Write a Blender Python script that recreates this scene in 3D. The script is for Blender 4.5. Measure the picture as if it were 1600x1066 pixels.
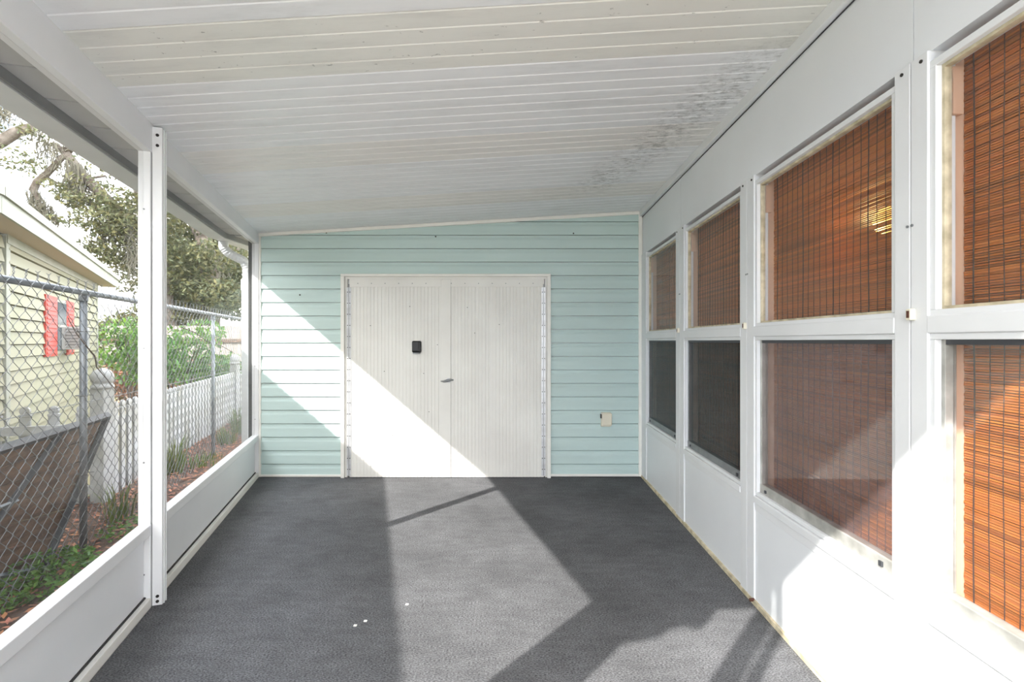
import bpy, bmesh, math, random
from mathutils import Vector, Matrix
random.seed(7)
for o in list(bpy.data.objects): bpy.data.objects.remove(o)
S = bpy.context.scene
COL = S.collection

# ---------------------------------------------------------------- camera
EYE = 1.285
cam = bpy.data.cameras.new('camera'); cam.sensor_width = 36; cam.lens = 36*750/1600; cam.clip_start = .02
co = bpy.data.objects.new('camera', cam); COL.objects.link(co)
co.location = (0, 0, EYE); co.rotation_euler = (math.pi/2, 0, 0); S.camera = co

# ---------------------------------------------------------------- sky, sun, exposure
SKY, SUN, EXPO = 1.70, 2.35, 2.02
W = bpy.data.worlds.new('sky'); S.world = W; W.use_nodes = True
nt = W.node_tree; nt.nodes.clear()
tc = nt.nodes.new('ShaderNodeTexCoord'); nz = nt.nodes.new('ShaderNodeTexNoise')
nz.inputs['Scale'].default_value = 2.6; nz.inputs['Detail'].default_value = 6; nz.inputs['Roughness'].default_value = .6
cr = nt.nodes.new('ShaderNodeValToRGB'); bg = nt.nodes.new('ShaderNodeBackground'); ow = nt.nodes.new('ShaderNodeOutputWorld')
cr.color_ramp.elements[0].position = .38; cr.color_ramp.elements[0].color = (.50, .68, .95, 1)
cr.color_ramp.elements[1].position = .50; cr.color_ramp.elements[1].color = (1.0, .985, .955, 1)
nt.links.new(tc.outputs['Generated'], nz.inputs['Vector']); nt.links.new(nz.outputs['Fac'], cr.inputs['Fac'])
nt.links.new(cr.outputs['Color'], bg.inputs['Color']); nt.links.new(bg.outputs[0], ow.inputs['Surface'])
bg.inputs['Strength'].default_value = SKY
sl = bpy.data.lights.new('sun', 'SUN'); sl.energy = SUN; sl.angle = math.radians(.6); sl.color = (1, .965, .91)
so = bpy.data.objects.new('sun', sl); COL.objects.link(so)
so.rotation_euler = Vector((.659, .752, -.760)).to_track_quat('-Z', 'Y').to_euler(); so.location = (-6, -7, 9)
vs = S.view_settings; vs.view_transform = 'Standard'; vs.look = 'None'; vs.gamma = 1; vs.use_curve_mapping = False; vs.exposure = EXPO

# ---------------------------------------------------------------- helpers
def lin(r, g, b):
    f = lambda c: (c/255/12.92) if c <= 10 else ((c/255+.055)/1.055)**2.4
    return (f(r), f(g), f(b), 1)
M = {}
def mat(name, rgb, rough=.5, metal=0, spec=.5, var=0, vscale=4, rgb2=None, bump=0, bscale=60, stretch=None, attr=None, trans=0):
    """principled; var blends in a second tone by noise; attr multiplies by a per-face tone"""
    m = bpy.data.materials.new(name); m.use_nodes = True; n = m.node_tree; L = n.links
    p = n.nodes['Principled BSDF']; p.inputs['Roughness'].default_value = rough; p.inputs['Metallic'].default_value = metal
    p.inputs['Specular IOR Level'].default_value = spec
    c = lin(*rgb); p.inputs['Base Color'].default_value = c
    ge = n.nodes.new('ShaderNodeNewGeometry'); vec = ge.outputs['Position']
    if stretch:
        mp = n.nodes.new('ShaderNodeMapping'); mp.inputs['Scale'].default_value = stretch
        L.new(vec, mp.inputs['Vector']); vec = mp.outputs['Vector']
    col = None
    if var or rgb2:
        t = n.nodes.new('ShaderNodeTexNoise'); t.inputs['Scale'].default_value = vscale; t.inputs['Detail'].default_value = 5
        r = n.nodes.new('ShaderNodeValToRGB'); r.color_ramp.elements[0].position = .36; r.color_ramp.elements[1].position = .66
        r.color_ramp.elements[0].color = c
        r.color_ramp.elements[1].color = lin(*rgb2) if rgb2 else tuple(x*(1-var) for x in c[:3])+(1,)
        L.new(vec, t.inputs['Vector']); L.new(t.outputs['Fac'], r.inputs['Fac']); col = r.outputs['Color']
    if attr:
        a = n.nodes.new('ShaderNodeAttribute'); a.attribute_name = attr
        mx = n.nodes.new('ShaderNodeMix'); mx.data_type = 'RGBA'; mx.blend_type = 'MULTIPLY'; mx.inputs['Factor'].default_value = 1
        if col: L.new(col, mx.inputs['A'])
        else: mx.inputs['A'].default_value = c
        L.new(a.outputs['Color'], mx.inputs['B']); col = mx.outputs['Result']
    if col: L.new(col, p.inputs['Base Color'])
    if bump:
        t2 = n.nodes.new('ShaderNodeTexNoise'); t2.inputs['Scale'].default_value = bscale; t2.inputs['Detail'].default_value = 3
        b = n.nodes.new('ShaderNodeBump'); b.inputs['Strength'].default_value = bump; b.inputs['Distance'].default_value = .004
        L.new(vec, t2.inputs['Vector']); L.new(t2.outputs['Fac'], b.inputs['Height']); L.new(b.outputs[0], p.inputs['Normal'])
    if trans:
        tr = n.nodes.new('ShaderNodeBsdfTranslucent'); ms = n.nodes.new('ShaderNodeMixShader'); ms.inputs[0].default_value = trans
        if col: L.new(col, tr.inputs['Color'])
        else: tr.inputs['Color'].default_value = c
        o = n.nodes['Material Output']; L.new(p.outputs[0], ms.inputs[1]); L.new(tr.outputs[0], ms.inputs[2]); L.new(ms.outputs[0], o.inputs['Surface'])
    M[name] = m; return m
def glass(name, veil, veil_rgb, gloss=1.0, noise=0, ior=1.45):
    """thin pane: clear + fresnel reflection + a veil of dust or woven screen"""
    m = bpy.data.materials.new(name); m.use_nodes = True; n = m.node_tree; L = n.links; n.nodes.clear()
    o = n.nodes.new('ShaderNodeOutputMaterial'); tr = n.nodes.new('ShaderNodeBsdfTransparent'); df = n.nodes.new('ShaderNodeBsdfDiffuse')
    df.inputs['Color'].default_value = lin(*veil_rgb)
    a = n.nodes.new('ShaderNodeMixShader'); a.inputs[0].default_value = veil; L.new(tr.outputs[0], a.inputs[1]); L.new(df.outputs[0], a.inputs[2])
    if noise:
        ge = n.nodes.new('ShaderNodeNewGeometry'); t = n.nodes.new('ShaderNodeTexNoise'); t.inputs['Scale'].default_value = 9; t.inputs['Detail'].default_value = 6
        mr = n.nodes.new('ShaderNodeMapRange'); mr.inputs['From Min'].default_value = .3; mr.inputs['From Max'].default_value = .75
        mr.inputs['To Min'].default_value = veil-noise; mr.inputs['To Max'].default_value = veil+noise
        L.new(ge.outputs['Position'], t.inputs['Vector']); L.new(t.outputs['Fac'], mr.inputs['Value']); L.new(mr.outputs[0], a.inputs[0])
    if gloss:
        g = n.nodes.new('ShaderNodeBsdfGlossy'); g.inputs['Roughness'].default_value = .02; g.inputs['Color'].default_value = (gloss,)*3+(1,)
        fr = n.nodes.new('ShaderNodeFresnel'); fr.inputs['IOR'].default_value = ior
        b = n.nodes.new('ShaderNodeMixShader'); L.new(fr.outputs[0], b.inputs[0]); L.new(a.outputs[0], b.inputs[1]); L.new(g.outputs[0], b.inputs[2]); a = b
    gb = n.nodes.new('ShaderNodeNewGeometry'); c = n.nodes.new('ShaderNodeMixShader')          # the pane's inner side adds nothing more
    L.new(gb.outputs['Backfacing'], c.inputs[0]); L.new(a.outputs[0], c.inputs[1]); L.new(tr.outputs[0], c.inputs[2])
    L.new(c.outputs[0], o.inputs['Surface']); M[name] = m

IDF = lambda a, b, c: Vector((a, b, c))
class MB:
    def __init__(self): self.v = []; self.f = []; self.t = []
    def poly(self, pts, tone=None):
        i = len(self.v); self.v += [Vector(p) for p in pts]; self.f.append(tuple(range(i, i+len(pts)))); self.t.append(tone)
    def box(self, F, a0, a1, b0, b1, c0, c1, tone=None):
        i = len(self.v)
        self.v += [F(a, b, c) for a in (a0, a1) for b in (b0, b1) for c in (c0, c1)]
        for q in ((0,1,3,2),(4,6,7,5),(0,4,5,1),(2,3,7,6),(0,2,6,4),(1,5,7,3)):
            self.f.append(tuple(i+k for k in q)); self.t.append(tone)
        return self
    def prism(self, P, Q):
        """two matching rings -> closed solid"""
        i = len(self.v); n = len(P); self.v += [Vector(p) for p in P]+[Vector(q) for q in Q]
        self.f.append(tuple(range(i, i+n))); self.f.append(tuple(range(i+2*n-1, i+n-1, -1))); self.t += [None]*2
        for k in range(n):
            j = (k+1) % n; self.f.append((i+k, i+n+k, i+n+j, i+j)); self.t.append(None)
        return self
    def tube(self, pts, r, n=8, cap=True, tone=None):
        pts = [Vector(p) for p in pts]; R = r if hasattr(r, '__len__') else [r]*len(pts); i = len(self.v); prev = None
        for k, p in enumerate(pts):
            d = (pts[min(k+1, len(pts)-1)]-pts[max(k-1, 0)]).normalized()
            if prev is None: x = d.orthogonal().normalized()
            else:
                x = prev-d*prev.dot(d); x = x.normalized() if x.length > 1e-6 else d.orthogonal().normalized()
            prev = x; y = d.cross(x)
            for a in range(n):
                t = 2*math.pi*a/n+math.pi/n; self.v.append(p+(x*math.cos(t)+y*math.sin(t))*R[k])
        for k in range(len(pts)-1):
            for a in range(n):
                b = (a+1) % n; self.f.append((i+k*n+a, i+k*n+b, i+(k+1)*n+b, i+(k+1)*n+a)); self.t.append(tone)
        if cap:
            self.f.append(tuple(i+a for a in range(n-1, -1, -1))); self.f.append(tuple(i+(len(pts)-1)*n+a for a in range(n))); self.t += [tone]*2
        return self
    def lathe(self, prof, c=(0, 0, 0), n=12):
        self.tube([(c[0], c[1], c[2]+z) for r, z in prof], [r for r, z in prof], n); return self
    def mesh(self, name, origin=(0, 0, 0)):
        O = Vector(origin); me = bpy.data.meshes.new(name); me.from_pydata([v-O for v in self.v], [], self.f); me.update()
        bm = bmesh.new(); bm.from_mesh(me)
        if len(self.f) < 60000: bmesh.ops.recalc_face_normals(bm, faces=bm.faces)
        bm.to_mesh(me); bm.free()
        if any(t is not None for t in self.t):
            at = me.attributes.new('tone', 'FLOAT_COLOR', 'FACE'); flat = []
            for t in self.t: flat += list(t)+[1] if t else [1, 1, 1, 1]
            at.data.foreach_set('color', flat)
        return me
    def build(self, name, m, parent=None, origin=None, bevel=0, smooth=False, kind=None, label=None):
        if origin is None: origin = parent['_o'] if parent is not None and '_o' in parent else (0, 0, 0)
        me = self.mesh(name, origin); me.materials.append(M[m]); return link(name, me, parent, origin if parent is None else None, bevel, smooth, kind, label)
def link(name, me, parent=None, loc=None, bevel=0, smooth=False, kind=None, label=None):
    o = bpy.data.objects.new(name, me); COL.objects.link(o)
    if parent is not None: o.parent = parent
    if loc is not None: o.location = loc
    if parent is None: o['_o'] = list(loc or (0, 0, 0))
    else: o['_o'] = list(parent['_o'])
    if bevel:
        b = o.modifiers.new('bevel', 'BEVEL'); b.width = bevel; b.segments = 2; b.limit_method = 'ANGLE'
    if smooth:
        for p in me.polygons: p.use_smooth = True
    if kind: o['kind'] = kind
    if label: o['label'] = label
    return o
def root(name, loc=(0, 0, 0), label=None, cat=None, group=None, kind=None):
    o = bpy.data.objects.new(name, None); COL.objects.link(o); o.location = loc; o['_o'] = list(loc); o.empty_display_size = .1
    return tag(o, label, cat, group, kind)
def tag(o, label=None, cat=None, group=None, kind=None):
    for k, v in (('label', label), ('category', cat), ('group', group), ('kind', kind)):
        if v: o[k] = v
    return o
def B(F, *a): return MB().box(F, *a)

# wall frames.  Camera space: x right, y away, z up from the carpet.
CX, CY = -2.394, 4.545
U = Vector((-.2812, .9597)); N = Vector((-.9597, -.2812))
def WL(s, o, z): return Vector((CX-U.x*s+N.x*o, CY-U.y*s+N.y*o, z))          # left wall: s towards the viewer, o outward
def WR(s, d, z): return Vector((1.145+.0187*s+d, s-.0187*d, z))              # right wall: s away, d outward
def WB(x, p, z): return Vector((x, CY-p, z))                                  # back wall: p out of the wall
def zc(x): return 2.300+.058*(x-CX)                                           # ceiling plane
def xl(y, o=0): return CX+(CY-y)*.2930-o*1.042                                # left wall line at depth y
XR = 1.228
def px(x, y, Z): return Vector(((x-800)/750*Z, Z, EYE-(y-533)/750*Z))
GZ = -.19

# ---------------------------------------------------------------- materials
mat('white_metal', (233, 234, 236), .42, var=.05, vscale=3)
mat('white_panel', (236, 238, 241), .38, var=.05, vscale=1.5)
mat('white_trim', (242, 240, 234), .5, var=.06, vscale=6)
mat('cream_putty', (222, 210, 182), .7, rgb2=(180, 168, 140), vscale=22)
mat('siding', (197, 217, 214), .55, var=.05, vscale=2.5, bump=.25, bscale=40, stretch=(.5, 1, 6))
mat('door_panel', (236, 235, 230), .5, vscale=2.2, rgb2=(227, 225, 220))
mat('sash_grey', (190, 189, 184), .55, .2, rgb2=(150, 149, 143), vscale=12)
mat('bare_metal', (222, 223, 226), .4, .35, var=.25, vscale=14)
mat('dull_metal', (150, 152, 154), .45, .7, var=.2, vscale=20)
mat('black_plastic', (22, 22, 25), .35)
mat('dark_screw', (45, 42, 40), .5, .3)
mat('rust', (88, 52, 38), .8)
mat('beige_plastic', (226, 219, 200), .45)
mat('soffit', (184, 184, 184), .6, var=.10, vscale=5)
mat('fascia_grey', (118, 119, 121), .6, var=.12, vscale=5)
mat('gutter_white', (206, 208, 210), .45, var=.1, vscale=4)
mat('dark_gap', (52, 52, 54), .8)
mat('galvanized', (140, 145, 150), .42, .45, rgb2=(108, 114, 122), vscale=9)
mat('wire', (118, 120, 122), .45, .4, var=.3, vscale=8)
mat('vinyl_white', (172, 174, 177), .5, rgb2=(146, 146, 140), vscale=3)
mat('house_yellow', (141, 137, 115), .6, rgb2=(134, 134, 108), vscale=1.2)
mat('house_trim', (150, 150, 141), .55, rgb2=(132, 136, 120), vscale=4)
mat('house_soffit', (176, 160, 140), .7)
mat('shingle', (120, 116, 110), .9, var=.3, vscale=18)
mat('red_shutter', (176, 56, 42), .5)
mat('window_dark', (86, 96, 104), .15)
mat('ac_white', (176, 176, 172), .45)
mat('ac_grille', (120, 120, 118), .6)
mat('wood_brown', (112, 84, 64), .75, rgb2=(76, 56, 44), vscale=6, stretch=(1, 1, 5))
mat('frame_dark', (74, 76, 80), .5, .3)
mat('bark', (86, 76, 68), .95, rgb2=(118, 110, 102), vscale=7, bump=.6, bscale=20)
mat('twig', (70, 56, 46), .9)
mat('moss', (150, 146, 132), .95, rgb2=(118, 116, 100), vscale=5, trans=.3)
mat('leaf_oak', (104, 106, 72), .6, attr='tone', trans=.35)
mat('leaf_bright', (92, 128, 54), .55, attr='tone', trans=.35)
mat('leaf_dry', (136, 92, 68), .8, attr='tone')
mat('grass', (92, 110, 58), .6, attr='tone', trans=.3)
mat('mulch', (88, 64, 50), .95, rgb2=(58, 44, 36), vscale=22, bump=1, bscale=40)
mat('yard', (128, 132, 96), .95, rgb2=(146, 130, 104), vscale=2)
mat('concrete', (205, 203, 197), .9, var=.15, vscale=6)
mat('grey_boards', (168, 160, 152), .85, rgb2=(140, 132, 126), vscale=4, stretch=(4, 4, .6))
mat('bamboo', (194, 119, 58), .6, attr='tone', trans=.18)
mat('string', (58, 40, 30), .8)
mat('peach_jamb', (214, 176, 148), .6)
mat('inner_wall', (150, 130, 112), .8)
mat('lamp_brass', (170, 130, 70), .3, .8)
glass('clear_glass', .02, (200, 200, 205), .95)
glass('insect_screen', .50, (96, 92, 96), .55, .07)
glass('insect_screen_dark', .58, (62, 55, 53), .45, .06)
glass('dusty_screen', .34, (150, 128, 126), .6, .10)
glass('porch_screen', .08, (205, 208, 208), .35, .02, 1.2)
m = bpy.data.materials.new('lamp_glow'); m.use_nodes = True; p = m.node_tree.nodes['Principled BSDF']
p.inputs['Base Color'].default_value = (1, .8, .4, 1); p.inputs['Emission Color'].default_value = (1, .52, .08, 1); p.inputs['Emission Strength'].default_value = 1.4; M['lamp_glow'] = m

def nodes_for(name, build):
    m = bpy.data.materials.new(name); m.use_nodes = True; build(m.node_tree, m.node_tree.nodes['Principled BSDF']); M[name] = m
def carpet(n, p):
    L = n.links; g = n.nodes.new('ShaderNodeNewGeometry')
    def noise(scale, det, s=(1, 1, 1)):
        mp = n.nodes.new('ShaderNodeMapping'); mp.inputs['Scale'].default_value = s; L.new(g.outputs['Position'], mp.inputs['Vector'])
        t = n.nodes.new('ShaderNodeTexNoise'); t.inputs['Scale'].default_value = scale; t.inputs['Detail'].default_value = det; t.inputs['Roughness'].default_value = .65
        L.new(mp.outputs[0], t.inputs['Vector']); return t.outputs['Fac']
    fine = noise(190, 4, (.6, 1.3, 1)); big = noise(1.6, 4); mid = noise(16, 4, (.5, 1.4, 1))
    def ramp(f, a, b, ca, cb):
        r = n.nodes.new('ShaderNodeValToRGB'); r.color_ramp.elements[0].position = a; r.color_ramp.elements[1].position = b
        r.color_ramp.elements[0].color = (*(ca,)*3, 1); r.color_ramp.elements[1].color = (*(cb,)*3, 1); L.new(f, r.inputs['Fac']); return r.outputs['Color']
    def mul(a, b):
        x = n.nodes.new('ShaderNodeMix'); x.data_type = 'RGBA'; x.blend_type = 'MULTIPLY'; x.inputs['Factor'].default_value = 1
        if hasattr(a, 'links') or not isinstance(a, tuple): L.new(a, x.inputs['A'])
        else: x.inputs['A'].default_value = a
        L.new(b, x.inputs['B']); return x.outputs['Result']
    c = mul(ramp(fine, .36, .64, .35, 1.5), ramp(big, .35, .68, .82, 1.2)); c = mul(c, ramp(mid, .35, .66, .88, 1.08)); c = mul(CARPET, c)
    L.new(c, p.inputs['Base Color']); p.inputs['Roughness'].default_value = 1; p.inputs['Specular IOR Level'].default_value = .1
    b = n.nodes.new('ShaderNodeBump'); b.inputs['Strength'].default_value = .55; b.inputs['Distance'].default_value = .004; L.new(fine, b.inputs['Height']); L.new(b.outputs[0], p.inputs['Normal'])
CARPET = (.146, .147, .154, 1)
nodes_for('carpet', carpet)
def ceil_mat(base, speck):
    """painted aluminium; mildew specks and a smear of mould near the right wall (dirt with a shape of its own)"""
    def f(n, p):
        L = n.links; g = n.nodes.new('ShaderNodeNewGeometry'); sp = n.nodes.new('ShaderNodeSeparateXYZ'); L.new(g.outputs['Position'], sp.inputs[0])
        def math_(op, a, b=None):
            m = n.nodes.new('ShaderNodeMath'); m.operation = op
            for i, v in enumerate((a, b)):
                if v is None: continue
                if isinstance(v, (int, float)): m.inputs[i].default_value = v
                else: L.new(v, m.inputs[i])
            return m.outputs[0]
        def noise(scale, det, st=(1, 1, 1)):
            mp = n.nodes.new('ShaderNodeMapping'); mp.inputs['Scale'].default_value = st; L.new(g.outputs['Position'], mp.inputs['Vector'])
            t = n.nodes.new('ShaderNodeTexNoise'); t.inputs['Scale'].default_value = scale; t.inputs['Detail'].default_value = det; t.inputs['Roughness'].default_value = .7
            L.new(mp.outputs[0], t.inputs['Vector']); return t.outputs['Fac']
        def band(v, a, b, c, d):
            r = n.nodes.new('ShaderNodeMapRange'); r.interpolation_type = 'SMOOTHSTEP'
            for k, x in zip(('From Min', 'From Max', 'To Min', 'To Max'), (a, b, c, d)): r.inputs[k].default_value = x
            L.new(v, r.inputs['Value']); return r.outputs[0]
        x, y = sp.outputs['X'], sp.outputs['Y']
        dist = math_('ABSOLUTE', math_('SUBTRACT', math_('ADD', x, math_('MULTIPLY', y, .27)), 1.66))
        smear = math_('MULTIPLY', band(dist, .02, .30, 1, 0), math_('MULTIPLY', band(y, 1.75, 2.3, 0, 1), band(y, 3.4, 4.1, 1, 0)))
        mould = math_('MULTIPLY', math_('MULTIPLY', smear, .62), band(noise(26, 9, (.7, 1.6, 1)), .44, .66, 0, 1))
        specks = math_('MULTIPLY', band(noise(34, 3, (.6, 1, 1)), .66, .72, 0, 1), speck)
        dirt = math_('MULTIPLY', band(noise(5, 6, (.4, 2, 1)), .45, .8, 0, 1), .16)
        tot = math_('MINIMUM', math_('ADD', math_('ADD', mould, specks), dirt), .8)
        mx = n.nodes.new('ShaderNodeMix'); mx.data_type = 'RGBA'; mx.inputs['A'].default_value = lin(*base); mx.inputs['B'].default_value = lin(96, 92, 88)
        L.new(tot, mx.inputs['Factor']); L.new(mx.outputs['Result'], p.inputs['Base Color']); p.inputs['Roughness'].default_value = .42
    return f
nodes_for('ceiling_cool', ceil_mat((236, 237, 239), .04))
nodes_for('ceiling_warm', ceil_mat((230, 229, 223), .55))
nodes_for('ceiling_pale', ceil_mat((235, 233, 230), .12))

# ================================================================ SETTING
# ---- ground and floor
g = MB(); g.poly([(-60, -40, GZ), (60, -40, GZ), (60, 70, GZ), (-60, 70, GZ)]); tag(g.build('ground', 'yard'), kind='structure')
bed = MB(); bed.poly([WL(-6, .06, GZ+.006), WL(-6, 1.55, GZ+.006), WL(6, 1.55, GZ+.006), WL(6, .06, GZ+.006)]); tag(bed.build('ground_bed', 'mulch'), kind='structure')
slab = MB().prism([WL(-.1, .07, GZ-.05), (1.35, 4.7, GZ-.05), (1.35, -1.6, GZ-.05), (xl(-1.6, .07), -1.6, GZ-.05)],
                  [WL(-.1, .07, -.012), (1.35, 4.7, -.012), (1.35, -1.6, -.012), (xl(-1.6, .07), -1.6, -.012)])
tag(slab.build('floor_slab', 'concrete'), kind='structure')
bounce = MB().box(IDF, -3.5, 7, -9, -1.62, GZ-.05, -.03); tag(bounce.build('ground_bounce_slab', 'concrete'), kind='structure')  # unseen pale slab behind the camera, added to bounce sun onto the ceiling
fl = MB().prism([(xl(4.6, .0), 4.6, -.012), (1.25, 4.6, -.012), (1.15, -.6, -.012), (xl(-.6, 0), -.6, -.012)],
                [(xl(4.6, .0), 4.6, 0), (1.25, 4.6, 0), (1.15, -.6, 0), (xl(-.6, 0), -.6, 0)])
tag(fl.build('floor', 'carpet'), kind='structure')

# ---- ceiling: roof deck above, grooved pan panels below (each its own piece)
YR = -.10
def deck_pt(x, y, h): return (x, y, zc(x)+h)
ce = MB().prism([deck_pt(xl(YR, .27), YR, .045), deck_pt(1.32, YR, .045), deck_pt(1.35, 4.75, .045), deck_pt(xl(4.52, .27), 4.52, .045)],
                [deck_pt(xl(YR, .27), YR, .10), deck_pt(1.32, YR, .10), deck_pt(1.35, 4.75, .10), deck_pt(xl(4.52, .27), 4.52, .10)])
ceiling = ce.build('ceiling', 'white_panel'); tag(ceiling, kind='structure')
edges = [-.06, .315, .648, .981, 1.314, 1.652, 2.004, 2.337, 2.670, 3.003, 3.336, 3.669, 4.002, 4.335, 4.546]
tones = ['ceiling_cool', 'ceiling_cool', 'ceiling_pale', 'ceiling_cool', 'ceiling_cool', 'ceiling_warm', 'ceiling_cool', 'ceiling_cool', 'ceiling_pale', 'ceiling_cool', 'ceiling_cool', 'ceiling_pale', 'ceiling_cool', 'ceiling_cool']
for i in range(len(edges)-1):
    a, b = edges[i]+.0015, edges[i+1]-.0015; prof = [(a, .03), (a, .004), (a+.004, 0)]; k = max(1, round((b-a)/.0835)); w = (b-a)/k
    for j in range(1, k):
        y = a+w*j; prof += [(y-.007, 0), (y-.003, .0032), (y+.003, .0032), (y+.007, 0)]
    prof += [(b-.004, 0), (b, .004), (b, .03)]
    pm = MB(); pm.prism([(xl(y, .02), y, zc(xl(y, .02))+h) for y, h in prof], [(1.145+.0187*y+.01, y, zc(1.155+.0187*y)+h) for y, h in prof])
    pm.build('ceiling_panel', tones[i], ceiling)

# ---- left wall: beam, sill rail, kick panels, posts
wl = root('wall_left', kind='structure')
SZ = .40; SPOST = 2.30; SEND = 4.62
bm_ = MB(); bm_.prism([WL(0, 0, 2.2), WL(0, .06, 2.2), WL(0, .06, 2.32), WL(0, 0, 2.32)], [WL(SEND+.15, 0, 2.2), WL(SEND+.15, .06, 2.2), WL(SEND+.15, .06, 2.385), WL(SEND+.15, 0, 2.40)])
bm_.build('beam', 'white_metal', wl, bevel=.003)
bays = [(.032, SPOST-.03), (SPOST+.022, 4.22)]
for a, b in bays:
    B(WL, a, b, 0, .055, SZ-.052, SZ).build('sill_rail', 'white_metal', wl, bevel=.003)
    B(WL, a, b, 0, .055, .0, .045).build('bottom_plate', 'white_trim', wl, bevel=.003)
    B(WL, a+.004, b-.004, .03, .038, .045, SZ-.052).build('kick_panel', 'white_panel', wl)
    B(WL, a+.002, b-.002, .022, .03, .045, .052).build('panel_gasket', 'dark_gap', wl)
    B(WL, a, b, .032, .0335, SZ, 2.2).build('screen_pane', 'porch_screen', wl)
def screw(parent, F, s, d, z, axis, r=.005, m='dark_screw'):
    c = F(s, d, z); e = F(s+axis[0]*.004, d+axis[1]*.004, z); MB().tube([c, e], r, 8).build('screw', m, parent)
def lpost(s0, s1, o0, o1, z0, z1, m='white_metal'):
    return B(WL, s0, s1, o0, o1, z0, z1).build('post', m, wl, bevel=.003)
p1 = lpost(SPOST-.03, SPOST+.022, .004, .055, .0, 2.2)
for z in (1.92, 1.25, .70, .16): screw(p1, WL, SPOST+.021, .03, z, (1, 0), .004, 'dull_metal')
p1b = B(WL, SPOST-.045, SPOST+.012, -.042, .001, 0, 2.325).build('post_channel', 'white_metal', wl, bevel=.003)
for dx in (.012, .036): B(WL, SPOST-.045+dx, SPOST-.045+dx+.004, -.045, -.040, 0, 2.32).build('channel_rib', 'white_metal', p1b)
for z in (2.285, 2.235, .045, .02): screw(p1b, WL, SPOST+.011, -.022, z, (1, 0), .0075)
p2 = lpost(0, .032, -.002, .055, 0, 2.2)
for z in (1.62, 1.05, .55): screw(p2, WL, .031, .028, z, (1, 0), .004, 'dull_metal')
B(WL, -.01, .03, .055, .085, GZ, 2.22).build('rear_channel', 'dark_gap', wl)
lpost(4.22, 4.44, -.02, .06, 0, 2.2); lpost(4.44, 4.50, -.02, .04, 0, 2.2)
B(lambda a, b, c: Vector((a, b, c)), -.60, -.53, .22, .28, 0, 2.36).build('door_jamb', 'white_metal', wl)
B(lambda a, b, c: Vector((a, b, c)), -.485, -.455, .22, .26, 0, 2.36).build('door_jamb', 'white_metal', wl)

# ---- eave outside: soffit boards, rain gutter, downspout
eave = root('trim_1', kind='structure')
s = -.02
while s < 4.78:
    e = min(s+.262, 4.80); B(WL, s+.006, e-.006, .055, .268, 2.283, 2.293).build('soffit_board', 'soffit', eave); s += .262
B(WL, -.02, 4.8, .05, .29, 2.2935, 2.2965).build('soffit_backing', 'dark_gap', eave)
B(WL, -.40, -.03, .06, .40, 2.294, 2.297).build('soffit_backing', 'soffit', eave)  # plate added over the eave corner to stop a light leak
bend_i = WL(0.03, .285, 0)
def gpath(o):
    """gutter line at offset o: along the left wall, then bending parallel to the house"""
    a = WL(4.80, o, 0); c = WL(.03, o, 0); c2 = Vector((c.x+.0, c.y+(o-.285)*.15, 0)); d = Vector((c2.x+.03, c2.y+1.9, 0)); return [a, c2, d]
prof = [(.283, 2.345), (.283, 2.235), (.425, 2.238), (.432, 2.262), (.450, 2.300), (.452, 2.345), (.440, 2.345), (.436, 2.305), (.418, 2.250), (.293, 2.247), (.293, 2.345)]
gut = MB(); rings = [[] for _ in range(3)]
for o, z in prof:
    for k, q in enumerate(gpath(o)): rings[k].append((q.x, q.y, z))
gut.prism(rings[0], rings[1]); gut.prism(rings[1], rings[2])
gobj = gut.build('rain_gutter', 'gutter_white', origin=tuple(WL(2, .36, 2.235))); tag(gobj, 'long white rain gutter along the porch eave outside the screened bays', 'gutter')
fb = MB(); q = gpath(.278); fb.prism([(q[0].x, q[0].y, 2.24), (q[1].x, q[1].y, 2.24), (q[2].x, q[2].y, 2.24), (q[2].x+.012, q[2].y, 2.24), (q[1].x+.012, q[1].y, 2.24), (q[0].x+.012, q[0].y, 2.24)],
                                     [(q[0].x, q[0].y, 2.30), (q[1].x, q[1].y, 2.30), (q[2].x, q[2].y, 2.30), (q[2].x+.012, q[2].y, 2.30), (q[1].x+.012, q[1].y, 2.30), (q[0].x+.012, q[0].y, 2.30)])
fb.build('fascia_board', 'fascia_grey', eave)
B(IDF, -2.80, -2.0, 4.575, 5.9, 2.2985, 2.3015).build('soffit_backing', 'dark_gap', eave)  # added to close the gap where light leaked past the soffit end
for k in range(4):
    y0 = CY+.02+k*.3; B(IDF, -2.64, -2.2, y0, y0+.296, 2.283, 2.293).build('soffit_board', 'soffit', eave)
B(IDF, -2.78, -2.05, 5.3, 5.36, 2.10, 2.17).build('far_fascia', 'white_trim', eave)
ds = root('downspout', (-2.615, 4.74, GZ), 'white corrugated downspout with an S bend beside the rear porch corner', 'downspout')
pA, pB = Vector((-2.765, 4.60, 2.235)), Vector((-2.615, 4.74, 1.99))
pts = [pA, pA+Vector((0, 0, -.05)), pA.lerp(pB, .18)+Vector((0, 0, -.055)), pA.lerp(pB, .5)+Vector((0, 0, -.01)), pA.lerp(pB, .84)+Vector((0, 0, .045)), pB+Vector((0, 0, .01)), pB+Vector((0, 0, -.12))]
fine = []
for i in range(len(pts)-1):
    for t in range(6): fine.append(pts[i].lerp(pts[i+1], t/6))
fine.append(pts[-1])
MB().tube(fine, [.040+(.003 if i % 2 else 0) for i in range(len(fine))], 12).build('elbow', 'gutter_white', ds)
B(IDF, -2.655, -2.585, 4.705, 4.765, GZ, 1.90).build('pipe', 'gutter_white', ds, bevel=.008)
B(IDF, -2.659, -2.581, 4.701, 4.769, 1.78, 1.89).build('collar', 'gutter_white', ds, bevel=.006)

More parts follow.
